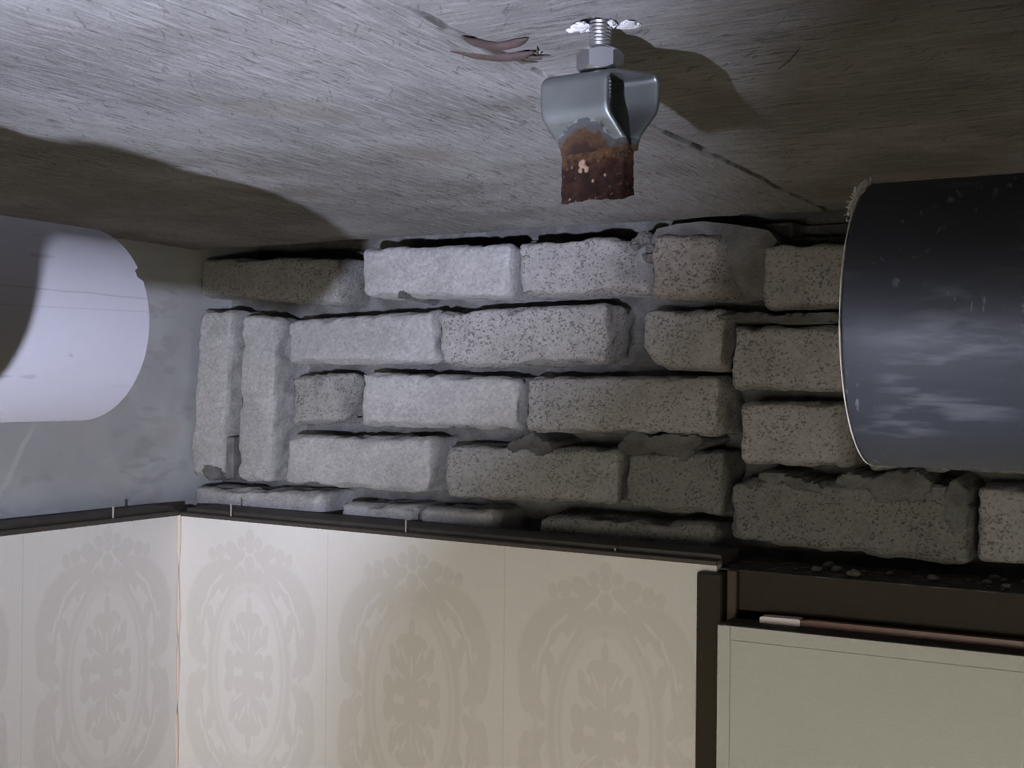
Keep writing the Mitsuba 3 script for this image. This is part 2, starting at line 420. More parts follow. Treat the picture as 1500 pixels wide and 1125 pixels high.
def wall_left_mesh():
    ys = np.unique(np.concatenate([np.linspace(-3.5, -0.6, 20), np.linspace(-0.6, 0.12, 200)]))
    zs = np.unique(np.concatenate([np.linspace(-EYE, -0.25, 8), np.linspace(-0.25, H + 0.02, 120)]))
    Y, Z = np.meshgrid(ys, zs, indexing="ij")
    x = -0.005 + 0.055 * np.clip(Z, -0.2, 0.2) + 0.0022 * (meshkit.fbm(np.stack([Y * 20, Z * 20, 0 * Y], -1), 4, 3) - 0.5)
    v = np.stack([x, Y, Z + EYE], -1).reshape(-1, 3)
    q = grid_faces(len(ys), len(zs))
    q = np.vstack([q[:, [0, 1, 2]], q[:, [0, 2, 3]]])
    back = box(-0.2, -0.03, -3.5, 0.16, 0, CEIL)
    return trimesh.Trimesh(np.vstack([v, back.vertices]), np.vstack([q, back.faces + len(v)]), process=False)


add("wall_left", wall_left_mesh(), "plaster", smooth=40)
tag("wall_left", "smooth blue-grey cement wall behind the white pipe", kind="structure")
add("floor", box(-0.2, 3.3, -3.5, 0.2, -0.1, 0), "room_floor")
tag("floor", "brown floor of the room below", kind="structure")
add("wall_right", box(3.2, 3.3, -3.5, 0.2, 0, CEIL), "room_paper")
tag("wall_right", "plain beige wall", kind="structure")

WX0, WX1, WZ0, WZ1 = 0.30, 2.50, 1.50, 2.16
rear = [box(0, WX0, -3.5, -3.4, 0, CEIL), box(WX1, 3.2, -3.5, -3.4, 0, CEIL), box(WX0, WX1, -3.5, -3.4, 0, WZ0), box(WX0, WX1, -3.5, -3.4, WZ1, CEIL)]
add("wall_rear", trimesh.util.concatenate(rear), "room_paper")
tag("wall_rear", "plain beige wall with an added window", kind="structure")
fr = 0.05
add("added_window_1", trimesh.util.concatenate([box(WX0, WX0 + fr, -3.46, -3.40, WZ0, WZ1), box(WX1 - fr, WX1, -3.46, -3.40, WZ0, WZ1), box(WX0, WX1, -3.46, -3.40, WZ0, WZ0 + fr), box(WX0, WX1, -3.46, -3.40, WZ1 - fr, WZ1), box((WX0 + WX1) / 2 - 0.03, (WX0 + WX1) / 2 + 0.03, -3.46, -3.40, WZ0, WZ1)]), "painted_white")
tag("added_window_1", "added white framed window with a glowing panel for warm fill light", kind="structure")
v = np.array([(WX0, -3.47, WZ0), (WX1, -3.47, WZ0), (WX1, -3.47, WZ1), (WX0, -3.47, WZ1)])
add("ceiling_board", box(-0.01, 3.2, -3.4, -1.40, EYE - 0.145, EYE - 0.133), "painted_white")
tag("ceiling_board", "white gypsum ceiling of the room, cut back before the brick wall", kind="structure")
add("added_window_1__fill_panel", (v, np.array([[0, 2, 1], [0, 3, 2]])), "painted_white", emitter={"type": "area", "radiance": {"type": "rgb", "value": list(FILL_RADIANCE)}})  # unseen glowing panel added to give the warm fill light

# ---------------------------------------------------------------- the brick wall
add("wall_back", box(-0.05, 3.25, 0.10, 0.20, 0, CEIL + 0.03), "mortar")
tag("wall_back", "upper wall of grey cement bricks laid with rough mortar", kind="structure")

# quads: top left, top right, bottom right, bottom left; mm from the left corner, mm above the lens
BRICKS = {
    "B1": [(4.4, 141.5), (199.3, 135.5), (199.1, 83.2), (1.0, 97.5)],
    "B2": [(228.1, 142.5), (408.2, 138.2), (408.0, 84.7), (229.7, 90.2)],
    "B3": [(414.9, 137.8), (547.9, 140.5), (549.9, 84.5), (415.5, 85.8)],
    "B4": [(551.9, 139.0), (639.8, 132.6), (648.9, 75.3), (550.6, 81.5)],
    "B5": [(651.4, 126.7), (823.3, 119.1), (823.7, 67.4), (652.6, 68.7)],
    "S1": [(6.3, 83.3), (56.7, 82.1), (43.4, -103.4), (-7.5, -104.1)],
    "S2": [(66.6, 77.4), (117.7, 73.4), (112.6, -106.8), (59.3, -105.6)],
    "B6": [(130.0, 69.6), (320.2, 76.9), (322.5, 22.1), (133.4, 22.2)],
    "B7": [(323.5, 74.8), (512.8, 78.1), (512.1, 22.0), (328.2, 18.7)],
    "B8": [(540.7, 72.5), (621.9, 70.6), (621.9, 15.4), (544.6, 17.1)],
    "B9": [(625.8, 55.7), (813.5, 52.7), (814.0, -0.9), (625.1, -0.6)],
    "B10": [(133.6, 8.4), (203.6, 12.9), (203.3, -38.8), (134.3, -45.4)],
    "B11": [(228.9, 14.4), (417.1, 9.7), (419.2, -42.2), (229.7, -41.7)],
    "B12": [(423.8, 10.4), (618.8, 11.8), (620.6, -41.6), (424.4, -43.4)],
    "B13": [(633.3, -10.5), (728.5, -9.2), (730.1, -65.5), (633.2, -64.9)],
    "B13b": [(740.2, -9.5), (912.1, -7.0), (912.6, -64.0), (740.7, -66.2)],
    "B14": [(130.7, -53.5), (318.5, -51.0), (317.6, -107.9), (131.4, -105.9)],
    "B15": [(331.5, -57.3), (523.2, -55.6), (522.4, -107.7), (332.9, -110.4)],
    "B16": [(527.2, -56.7), (622.6, -52.8), (623.1, -110.9), (529.8, -109.8)],
    "B17": [(624.7, -78.2), (826.4, -72.2), (825.5, -138.9), (627.7, -131.3)],
    "B18": [(830.0, -74.2), (1007.2, -71.0), (1007.6, -133.7), (829.5, -134.3)],
    "B19": [(1.0, -114.4), (181.1, -112.8), (181.7, -166.8), (1.7, -168.5)],
    "B20": [(205.3, -121.5), (299.0, -119.7), (299.5, -173.9), (205.8, -173.7)],
    "B21": [(303.1, -120.9), (391.5, -119.1), (392.0, -174.0), (303.7, -174.0)],
    "B22": [(435.6, -119.8), (616.4, -117.3), (616.8, -174.6), (436.1, -175.1)],
}
# beyond the frame the courses run on to the right wall side
for row, (zt, zb, x0) in enumerate([(119, 67, 836), (52, -2, 826), (-8, -64, 924), (-72, -133, 1018)]):
    for k in range(3):
        xa = x0 + 199 * k
        BRICKS[f"R{row}{k}"] = [(xa, zt), (xa + 187, zt), (xa + 187, zb), (xa, zb)]

LOOK = {"B1": "brick_dull", "B2": "brick_pale", "B3": "brick_speckled", "B4": "brick_brownish", "S1": "brick_pale", "S2": "brick_pale", "B6": "brick_pale", "B7": "brick_speckled",
        "B8": "brick_speckled", "B10": "brick_dull", "B11": "brick_pale", "B12": "brick_speckled", "B14": "brick_pale", "B15": "brick_dull", "B16": "brick_rough_dark", "B17": "brick_rough_dark",
        "B18": "brick_dull", "B19": "brick_pale", "B20": "brick_pale", "B21": "brick_pale", "B22": "brick_rough_dark", "B9": "brick_speckled", "B5": "brick_speckled", "B13": "brick_speckled"}
NOTE = {"B4": "brownish half brick with a broken right end under the mortar cap", "B10": "short broken brick with a rough face", "B16": "dark rough half brick", "B1": "dark brick end in the top left corner",
        "S1": "brick set on end against the left wall", "S2": "second brick set on end"}
PUSH = {"B1": 0.004, "B4": -0.002, "B7": -0.003, "B10": 0.006, "B16": 0.001, "B12": -0.002, "B5": 0.004, "B9": 0.003, "B13": 0.004, "B13b": 0.012, "B17": 0.002, "S2": 0.002, "B3": -0.002, "B22": 0.002}
ROUGH = {"B10": 0.0050, "B16": 0.0040, "B17": 0.0034, "B4": 0.0026, "B22": 0.0030, "B15": 0.0022}


def brick_mesh(quad, seed, push=0.0, rough=0.0016, chip=None, depth=0.075):
    q = np.array(quad) / 1000.0
    w = (np.linalg.norm(q[1] - q[0]) + np.linalg.norm(q[2] - q[3])) / 2
    h = (np.linalg.norm(q[3] - q[0]) + np.linalg.norm(q[2] - q[1])) / 2
    half = np.array([w, depth, h]) / 2
    cell = 0.0034
    nx, nz, ny = max(6, int(w / cell)), max(6, int(h / cell)), 9
    P, F, base = [], [], 0
    lin = [np.linspace(-1, 1, n + 1) for n in (nx, ny, nz)]
    for ax, s in ((1, -1), (0, -1), (0, 1), (2, -1), (2, 1)):
        o = [i for i in range(3) if i != ax]
        A, B = np.meshgrid(lin[o[0]], lin[o[1]], indexing="ij")
        g = np.zeros(A.shape + (3,))
        g[..., o[0]], g[..., o[1]], g[..., ax] = A, B, s
        P.append(g.reshape(-1, 3))
        f = grid_faces(len(lin[o[0]]), len(lin[o[1]]))
        F.append(np.vstack([f[:, [0, 1, 2]], f[:, [0, 2, 3]]]) + base)
        base += A.size
    m = trimesh.Trimesh(np.vstack(P), np.vstack(F), process=False)
    m.merge_vertices(digits_vertex=6)
    p = m.vertices * half
    world = p + np.array([q[:, 0].mean(), 0, q[:, 1].mean()])
    r = 0.0078 * (0.40 + 1.2 * meshkit.fbm(world * 70, 2, seed))[:, None]
    core = np.clip(p, -(half - r), half - r)
    d = p - core
    ln = np.linalg.norm(d, axis=1, keepdims=True)
    nrm = d / np.maximum(ln, 1e-9)
    p = core + r * nrm
    out = rough * 2 * (meshkit.fbm(world * 55, 3, seed) - 0.5) + 0.0016 * (meshkit.noise(world * 190, seed + 3) - 0.5)
    p = p + nrm * out[:, None]
    # knocked corners
    edge = np.maximum(sstep(0.80, 1.0, np.abs(m.vertices[:, 2])), sstep(1 - 0.2 * h / w, 1.0, np.abs(m.vertices[:, 0])))
    p = p - nrm * (edge * 0.0045 * sstep(0.42, 0.75, meshkit.fbm(world * 48 + 3, 3, seed + 9)))[:, None]
    if chip is not None:
        p[:, 1] += chip(m.vertices, world)
    s, t = np.clip((p[:, 0] / w + 0.5), -0.05, 1.05), np.clip(0.5 - p[:, 2] / h, -0.05, 1.05)
    xz = ((1 - s) * (1 - t))[:, None] * q[0] + (s * (1 - t))[:, None] * q[1] + (s * t)[:, None] * q[2] + ((1 - s) * t)[:, None] * q[3]
    m.vertices = np.stack([xz[:, 0], p[:, 1] + depth / 2 + push, xz[:, 1] + EYE], 1)
    m.fix_normals()
    if m.face_normals[np.argmin(m.triangles_center[:, 1])][1] > 0:
        m.invert()
    return m


def chip_b3(u, w):
    return 0.030 * sstep(0.42, 1.0, u[:, 0] + 0.16 * u[:, 2] + 0.3 * (meshkit.fbm(w * 80, 3, 5) - 0.5)) * (0.7 + 0.6 * meshkit.noise(w * 120, 2)) * (u[:, 1] < 0.9)


def chip_b4(u, w):
    return 0.045 * sstep(0.20, 0.85, u[:, 0] - 0.12 * u[:, 2] + 0.25 * (meshkit.fbm(w * 90, 3, 5) - 0.5)) * (u[:, 1] < 0.9)


def chip_b13(u, w):
    return 0.012 * sstep(0.72, 1.0, u[:, 0] + 0.2 * (meshkit.fbm(w * 90, 3, 5) - 0.5)) * (u[:, 1] < 0.9)


def chip_b10(u, w):
    return 0.016 * sstep(0.5, 1.0, u[:, 0] + 0.4 * (meshkit.fbm(w * 90, 3, 5) - 0.5)) * (u[:, 1] < 0.9)


def chip_b8(u, w):
    return 0.02 * sstep(1.25, 1.9, -u[:, 0] - u[:, 2]) * (u[:, 1] < 0.9)


CHIP = {"B3": chip_b3, "B4": chip_b4, "B13": chip_b13, "B10": chip_b10, "B8": chip_b8}
for i, (name, quad) in enumerate(BRICKS.items()):
    k = add(numbered("wall_back__brick"), brick_mesh(quad, 11 + 7 * i, PUSH.get(name, 0.0005 * (i % 5)), ROUGH.get(name, 0.0015), CHIP.get(name)), LOOK.get(name, "brick_speckled"), smooth=50)
    if name in NOTE:
        tag(k, NOTE[name])

# mortar: x, z, half width, half height (mm) of the smears that stand proud, and the open cracks (polyline, half width)
LUMPS = [(426.8, -55.0, 21.9, 11.0), (443.7, -56.3, 10.1, 6.4), (541.3, -50.0, 18.6, 10.4), (574.3, -52.0, 20.6, 12.1), (593.5, -46.4, 8.9, 7.2), (667.8, -75.1, 22.4, 7.0),
         (694.3, -80.8, 17.3, 6.9), (733.9, -74.8, 16, 8), (770.2, -77.9, 34, 13), (814.8, -92.7, 12.3, 20.5), (28.2, -96.5, 14.0, 9.5), (282.4, 91.5, 5.8, 4.1),
         (639.3, 62.7, 24.2, 4.9), (690.1, 60.5, 34.5, 5.2), (760, 61, 40, 4)]
CRACKS = [([(15.4, 94.5), (113.7, 87.4), (187.5, 79.9), (231.5, 83.1), (282.4, 86.0)], 2.2), ([(213.0, 140), (215.7, 94.8)], 11.5), ([(35.7, 84.9), (60.7, 80.5)], 3.2), ([(179.4, 17.2), (215.0, 17.2)], 3.4),
          ([(197.3, 18.6), (210.6, 13.7)], 3.2), ([(324.2, 14.0), (363.8, 15.4), (402.1, 11.6), (417.2, 4.5)], 2.6), ([(148.3, -48.7), (180.2, -45.0), (198.1, -46.7)], 4.2),
          ([(250.4, -50.2), (308.8, -51.9)], 2.0), ([(364.5, -49.6), (392.2, -50.8)], 3.4), ([(116.4, -112.5), (144.5, -108.2), (172.0, -113.3)], 3.4), ([(207.8, -107.9), (234.0, -108.7)], 2.8),
          ([(207.9, -119.9), (247.0, -117.1), (268.2, -118.7), (309.7, -120.5), (373.1, -120.8)], 2.4), ([(527.5, 74.6), (527.7, 20)], 14), ([(506.0, 77.8), (540.0, 75.7)], 3),
          ([(583.3, 12.9), (623.1, 13.0)], 2.4), ([(625.6, 71.1), (624.9, 17.8)], 6.4), ([(626.3, 3.0), (628.4, -76.9)], 6.5), ([(624.0, -77.1), (625.9, -136.2)], 4.8), ([(630.7, -5.9), (780, -5.8)], 5.5),
          ([(645.3, 67.7), (654.5, 58.7)], 6.4), ([(415.0, -125.5), (411.5, -165.3)], 20), ([(828.0, -89.4), (827.5, -135.1)], 3.0), ([(525.0, -63.0), (526.4, -103.2)], 2.4), ([(420.9, 4.5), (422.1, -34.4)], 2.2),
          ([(596.8, -50.3), (621.9, -49.5)], 5.0), ([(341.7, -113.3), (403.6, -113.2), (518.3, -112.9)], 2.2), ([(631.4, -70.8), (622.2, -77.2)], 4.0), ([(55.7, -57.9), (59.2, 50)], 2.2),
          ([(735.2, -15.3), (735.7, -66.2)], 6.0), ([(-10, 149), (240, 147), (560, 148), (900, 140)], 10), ([(640, 138), (660, 128), (1250, 130)], 9)]


def mortar_meshes():
    """The bed mortar as a relief, and the dark smears that stand proud of it, one mesh each."""
    xs, zs = np.arange(-0.02, 0.93, 0.0017), np.arange(-0.18, 0.1505, 0.0017)
    xs = np.concatenate([xs, np.linspace(0.935, 1.6, 120)])
    X, Z = np.meshgrid(xs, zs, indexing="ij")
    G = np.stack([X, 0 * X, Z], -1)
    y = 0.0035 + 0.011 * (meshkit.fbm(G * 45, 3, 7) - 0.36) + 0.004 * (meshkit.fbm(G * 170, 3, 9) - 0.5)
    y = y + 0.007 * sstep(0.42, 0.60, X) + 0.006 * sstep(-0.10, -0.13, Z) * sstep(0.36, 0.44, X)     # the joints lie deeper to the right
    xm, zm = X * 1000, Z * 1000
    wob = 4.0 * (meshkit.fbm(G * 80, 3, 21) - 0.5)
    for pts, hw in CRACKS:
        hw = hw * (0.62 if hw < 5 else 1.0)
        d = seg_dist(xm, zm, pts) + wob * min(1.0, hw / 4)
        y = np.maximum(y, 0.060 * sstep(hw + 1.3, hw - 0.6, d))
    y = np.maximum(y, 0.088 * sstep(0.1335, 0.1375, Z + 0.002 * (meshkit.fbm(G * 120, 2, 5) - 0.5)) * np.maximum(sstep(0.552, 0.545, X), sstep(0.655, 0.668, X)))
    owner = np.zeros(X.shape, int)
    for k, (cx, cz, rx, rz) in enumerate(LUMPS):
        e = np.hypot((xm - cx) / rx, (zm - cz) / rz) + 1.0 * (meshkit.fbm(G * 65, 3, int(cx)) - 0.5)
        sm = sstep(1.04, 0.92, e)
        y = y * (1 - sm) + sm * (-0.0030 + 0.0060 * meshkit.fbm(G * 80, 3, 31))
        owner[sm > 0.35] = k + 1
    v = np.stack([X, y, Z + EYE], -1).reshape(-1, 3)
    f = grid_faces(len(xs), len(zs))
    fo = owner.reshape(-1)[f].min(1)
    out = [(v, f[fo == 0])]
    for k in range(1, len(LUMPS) + 1):
        if (fo == k).any():
            used, inv = np.unique(f[fo == k], return_inverse=True)
            out.append((v[used], inv.reshape(-1, 4)))
    return out


for k, mm in enumerate(mortar_meshes()):
    add("wall_back__mortar" if k == 0 else numbered("wall_back__mortar_smear"), mm, "mortar" if k == 0 else "mortar_dark", smooth=True)


def lump(center, size, seed, amp=0.25, sub=3):
    m = trimesh.creation.icosphere(subdivisions=sub)
    v = m.vertices.copy()
    v *= (1 + amp * 2 * (meshkit.fbm(v * 1.6 + seed, 3, seed) - 0.5))[:, None]
    m.vertices = v * np.array(size) + np.array(center)
    return m


# the flat cap of mortar squeezed between the half brick and the slab
def cap_mesh():
    out = [(548, 134), (552, 143), (572, 146.5), (597, 147.5), (630, 143), (656, 136), (664, 128), (656, 118), (654, 92), (652, 78), (640, 76), (625, 100), (560, 128)]
    p = sg.Polygon([(a / 1000, b / 1000) for a, b in out]).buffer(0.004).buffer(-0.003)
    pts = np.array(p.simplify(0.0004).exterior.coords)
    m = extrude_xz(pts, 0.010, 0.060)
    m = m.subdivide_to_size(0.006)
    v = m.vertices
    v += 0.0030 * (meshkit.fbm(v * 70, 3, 3) - 0.5)[:, None] * np.array([1, 2.2, 1])
    m.vertices = v + np.array([0, 0, EYE])
    return m


k = add("wall_back__mortar_cap", cap_mesh(), "mortar", smooth=40)
tag(k, "rounded slab of mortar over the brownish half brick")
k = add("wall_back__mortar_sliver", bevel_box(0.0472, 0.0582, 0.001, 0.03, EYE - 0.104, EYE - 0.058, 0.0015), "mortar")
tag(k, "small upright sliver between the two bricks set on end")
# brick rubble squeezed out at the top right corner of the third brick
for j, (cx, cz, r) in enumerate([(0.541, 0.138, 0.008), (0.548, 0.130, 0.006), (0.532, 0.134, 0.006), (0.545, 0.120, 0.006)]):
    add(numbered("wall_back__brick_fragment"), lump((cx, 0.012, EYE + cz - 0.002), (r, r, r * 0.8), 5 + j, 0.5), "brick_rough_dark", smooth=30)

# ---------------------------------------------------------------- wallpapered lining boards
poly = [(0.040, -EYE), (0.6386, -EYE), (0.6386, -0.1420), (0.4363, -0.1408), (0.2358, -0.1384), (0.040, -0.1370)]
m = extrude_xz(poly, -0.060, -0.048)
m.apply_translation((0, 0, EYE))
add("wall_lining_back", m, "wallpaper_back")
tag("wall_lining_back", "cream damask-papered lining board below the bricks", kind="structure")
add("wall_lining_left", box(0.028, 0.040, -3.4, -0.060, 0.0, EYE - 0.1362), "wallpaper_left")
tag("wall_lining_left", "cream damask-papered lining board on the left", kind="structure")
cz = np.linspace(0.0, EYE - 0.139, 60)
add("wall_lining_back__corner_bead", tube(np.stack([0.0405 + 0.0006 * np.sin(cz * 37), -0.0605 + 0 * cz, cz], 1), 0.0022 + 0.0006 * np.sin(cz * 61), 8), "caulk", smooth=True)
tag("wall_lining_back__corner_bead", "peach caulk bead in the corner")
def extrude_yz(poly, x0, x1, dz):
    """A (y, z) section drawn out from x0 to x1, its far end dz higher."""
    m = trimesh.creation.extrude_polygon(sg.Polygon(poly), 1.0, engine="earcut")
    v = m.vertices.copy()
    m.vertices = np.stack([x0 + (x1 - x0) * v[:, 2], v[:, 0], v[:, 1] + dz * v[:, 2] + EYE], 1)
    m.fix_normals()
    return m


edge = [(-0.0615, -0.1400), (-0.0615, -0.1366), (-0.0500, -0.1360), (-0.0500, -0.1325), (-0.0060, -0.1320), (-0.0060, -0.1720), (-0.0470, -0.1720), (-0.0470, -0.1400)]  # thin edge strip, plus a dark ledge in place of the shadow on the bricks
add("shade_trim_1", extrude_yz(edge, 0.041, 0.6386, -0.0048), "shade_trim_brown")
tag("shade_trim_1", "dark brown edge strip on top of the papered board, with a ledge standing in for its shadow", kind="structure")
edge = [(0.0415, -0.1395), (0.0415, -0.1352), (0.0330, -0.1346), (0.0330, -0.1310), (0.0010, -0.1305), (0.0010, -0.1700), (0.0270, -0.1700), (0.0270, -0.1395)]  # left board likewise: the dark ledge stands in for cast shade
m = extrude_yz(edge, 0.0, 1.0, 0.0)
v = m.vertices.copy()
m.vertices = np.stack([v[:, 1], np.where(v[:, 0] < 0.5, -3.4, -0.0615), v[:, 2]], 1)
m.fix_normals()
add("shade_trim_2", m, "shade_trim_brown")
tag("shade_trim_2", "dark brown edge strip on top of the left board, with a ledge in place of its shadow", kind="structure")
for j, (x, y, z, r, par) in enumerate([(0.1078, -0.0555, -0.1235, 0.0011, "shade_trim_1"), (0.3273, -0.056, -0.1270, 0.0012, "shade_trim_1"), (0.0365, -0.1478, -0.1230, 0.0014, "shade_trim_2"), (0.545, -0.056, -0.1375, 0.0011, "shade_trim_1")]):
    k = numbered(par + "__nail")
    add(k, tube([(x, y, EYE - 0.143), (x + 0.0003, y, EYE + z - 0.0012), (x + 0.0004, y, EYE + z)], [r * 0.8, r * 0.8, r * 1.25], 10), "nail_steel", smooth=35)

# ---------------------------------------------------------------- the door in the lining
add("door_1", bevel_box(0.6246, 0.6462, -0.069, -0.046, 0.0, EYE - 0.1500, 0.0012), "frame_brown")
tag("door_1", "dark brown wooden door frame beside the damask wall", kind="structure")
add("door_1__stop", bevel_box(0.6475, 0.6560, -0.061, -0.02, 0.0, EYE - 0.1475, 0.0008), "frame_brown_light")
m = extrude_xz([(0.6565, -0.1795), (2.2, -0.183), (2.2, -0.1480), (0.6565, -0.1482)], -0.056, 0.004)
m.apply_translation((0, 0, EYE))
add("door_1__header", m, "frame_brown")
m = extrude_xz([(0.6400, -0.1484), (2.2, -0.1482), (2.2, -0.1472), (0.6400, -0.1474)], -0.0556, 0.02)
m.apply_translation((0, 0, EYE))
add("door_1__header_top", m, "ledge_dark")
tag("door_1__header_top", "blackish dusty top of the frame")
# the open leaf slid in front of the frame
m = extrude_xz([(0.6530, -EYE + 0.01), (1.55, -EYE + 0.01), (1.55, -0.1815), (0.8775, -0.1845), (0.6530, -0.1860)], -0.0955, -0.0635)
m.apply_translation((0, 0, EYE))
add("door_1__leaf", m, "leaf_paper")
tag("door_1__leaf", "greyish papered door leaf with a dark unpapered top edge")
m = extrude_xz([(0.6536, -0.1860), (1.55, -0.1815), (1.55, -0.1809), (0.6536, -0.1853)], -0.0948, -0.0640)
m.apply_translation((0, 0, EYE))
add("door_1__leaf__top_edge", m, "ledge_dark")
# its paper: an edge strip, a top strip and the field, with narrow seams between them
for name, poly in (("edge_strip", [(0.6532, -EYE + 0.011), (0.6634, -EYE + 0.011), (0.6634, -0.1857), (0.6532, -0.1860)]),
                   ("top_strip", [(0.6642, -0.1960), (1.55, -0.1920), (1.55, -0.1815), (0.8775, -0.1846), (0.6642, -0.1857)]),
                   ("field", [(0.6642, -EYE + 0.011), (1.55, -EYE + 0.011), (1.55, -0.1927), (0.6642, -0.1967)])):
    m = extrude_xz(poly, -0.0966, -0.0953)
    m.apply_translation((0, 0, EYE))
    add(f"door_1__leaf__{name}", m, "leaf_paper")

# the reddish batten lying on the leaf's top edge
m = extrude_xz([(0.7125, -0.1848), (1.45, -0.1818), (1.45, -0.1765), (0.72, -0.1790), (0.7125, -0.1800)], -0.074, -0.066)
m.apply_translation((0, 0, EYE))
add("wooden_batten__strip", m, "batten_red")
m = extrude_xz([(0.6800, -0.1853), (0.7124, -0.1848), (0.7124, -0.1796), (0.7100, -0.1792), (0.6812, -0.1798), (0.6800, -0.1806)], -0.0745, -0.0640)
m.apply_translation((0, 0, EYE))
add("wooden_batten__painted_end", m, "batten_white")
tag("wooden_batten", "reddish brown batten with a pinkish white end lying on the door leaf's top edge", "batten")
tag("wooden_batten__painted_end", "pinkish white end piece")
rng = np.random.default_rng(4)
crumbs = []
for j in range(70):
    x, y, r = 0.66 + 0.5 * rng.random(), -0.052 + 0.05 * rng.random(), 0.0010 + 0.0032 * rng.random() ** 3
    crumbs.append(lump((x, y, EYE - 0.1472 + r * 0.5), (r * 1.4, r * 1.2, r), j, 0.5, 1))
add("mortar_crumbs", trimesh.util.concatenate(crumbs), "crumbs_dark")
tag("mortar_crumbs", "grey mortar crumbs strewn on the dusty top of the door frame", "mortar crumbs", kind="stuff")


# ---------------------------------------------------------------- pipes
def pipe_mesh(R, thick, L, n=160):
    """Hollow tube along +z from 0 to L, its rims slightly rounded and uneven."""
    prof = [(R - thick, 0.0008), (R - thick + 0.0008, 0), (R - 0.0008, 0), (R, 0.0008), (R, 0.02), (R, 0.2), (R, L), (R - thick, L), (R - thick, 0.2), (R - thick, 0.02)]
    th = np.arange(n) / n * 2 * np.pi
    v = np.array([[(r * math.cos(t), r * math.sin(t), z) for t in th] for r, z in prof]).reshape(-1, 3)
    f, k = [], len(prof)
    for i in range(k):
        for j in range(n):
            a, b, c, d = i * n + j, i * n + (j + 1) % n, ((i + 1) % k) * n + (j + 1) % n, ((i + 1) % k) * n + j
            f += [(a, b, c), (a, c, d)]
    m = trimesh.Trimesh(v, f, process=False)
    m.fix_normals()
    return m


def with_axis(m, origin, axis):
    axis = np.array(axis, float)
    up = np.array([0, 0, 1.0])
    side = np.cross(up, axis)
    M = np.eye(4)
    M[:3, 0], M[:3, 1], M[:3, 2], M[:3, 3] = side, np.cross(axis, side), axis, origin
    return m.copy().apply_transform(M)


p1 = with_axis(pipe_mesh(0.0515, 0.0035, 2.84), (0.4625, -0.5615, EYE + 0.0312), (0, -1, 0))
v = p1.vertices.copy()                                    # a nick in the rim
nick = (np.abs(v[:, 2] - EYE - 0.0560) < 0.0032) & (v[:, 0] > 0.48) & (v[:, 1] > -0.563)
v[nick, 1] -= 0.003
p1.vertices = v
add("drain_pipe__tube", p1, "white_pvc", smooth=35)
tag("drain_pipe", "thick pale lilac-white plastic pipe with an open cut end along the left wall", "pipe")
add("drain_pipe_001__tube", with_axis(pipe_mesh(0.0570, 0.0035, 2.33), (0.8712, -0.5125, EYE + 0.0266), (1, 0, 0)), "grey_pvc", smooth=35)
tag("drain_pipe_001", "thick dark grey plastic pipe with a ragged cut end in front of the bricks", "pipe")
# burrs left by the saw, along the rim of the grey pipe
rng = np.random.default_rng(8)
rows = []
for j in range(110):
    a = math.radians(98 + 40 * rng.random() ** 1.4)       # angle round the rim, 90 = top
    c = np.array([0.8705 - 0.0022 * rng.random(), -0.5125 + 0.0566 * math.cos(a), EYE + 0.0266 + 0.0566 * math.sin(a)])
    d = rng.normal(size=3) * (0.0012 if a < math.radians(120) else 0.0006)
    rows.append(tube([c - d, c + rng.normal(size=3) * 0.0006, c + d], [0.0002, 0.00035, 0.00015], 5))
add("drain_pipe_001__burr", trimesh.util.concatenate(rows), "burr_plastic")
tag("drain_pipe_001__burr", "pale sawn burr", kind="stuff")
th = np.radians(np.linspace(0, 360, 160))
rim = np.stack([0.8708 + 0 * th, -0.5125 + 0.0568 * np.cos(th), EYE + 0.0266 + 0.0568 * np.sin(th)], 1)
add("drain_pipe_001__rim", tube(rim, 0.00022 + 0.00018 * meshkit.noise(np.stack([th * 9, 0 * th, 0 * th], 1), 3), 6), "burr_plastic", smooth=True)
tag("drain_pipe_001__rim", "pale scraped edge")

# ---------------------------------------------------------------- the hanger bracket on its anchor bolt
AX = np.array([0.769, -0.5615])
RIGHT, DEEP = np.array([0.870, 0.494]), np.array([-0.494, 0.870])
WV = 0.0262 * RIGHT - 0.0170 * DEEP            # across the strap, far left to near right
NV = 0.0215 * RIGHT + 0.0080 * DEEP            # from the left leg to the right leg
WL, NL = np.linalg.norm(WV), np.linalg.norm(NV)
PIT, NTH = 0.00150, 11
pts, rad = [], []
th = np.linspace(0, 2 * np.pi, 28, endpoint=False)
zs = np.linspace(EYE + 0.108, EYE + 0.158, 260)
prof_r = 0.00430 + 0.00062 * np.abs(((zs[:, None] / PIT + th[None] / (2 * np.pi)) % 1) * 2 - 1) * 1.0
V = np.stack([AX[0] + prof_r * np.cos(th), AX[1] + prof_r * np.sin(th), np.repeat(zs[:, None], 28, 1)], -1).reshape(-1, 3)
q = []
for i in range(len(zs) - 1):
    for j in range(28):
        q.append((i * 28 + j, i * 28 + (j + 1) % 28, (i + 1) * 28 + (j + 1) % 28, (i + 1) * 28 + j))
q = np.array(q)
f = np.vstack([q[:, [0, 1, 2]], q[:, [0, 2, 3]]])
cap = np.array([(0, (j + 1) % 28, j) for j in range(1, 27)])
add("hanger_bracket__bolt", trimesh.Trimesh(V, np.vstack([f, cap]), process=False), "zinc_bright", smooth=30)
tag("hanger_bracket__bolt", "threaded anchor bolt")


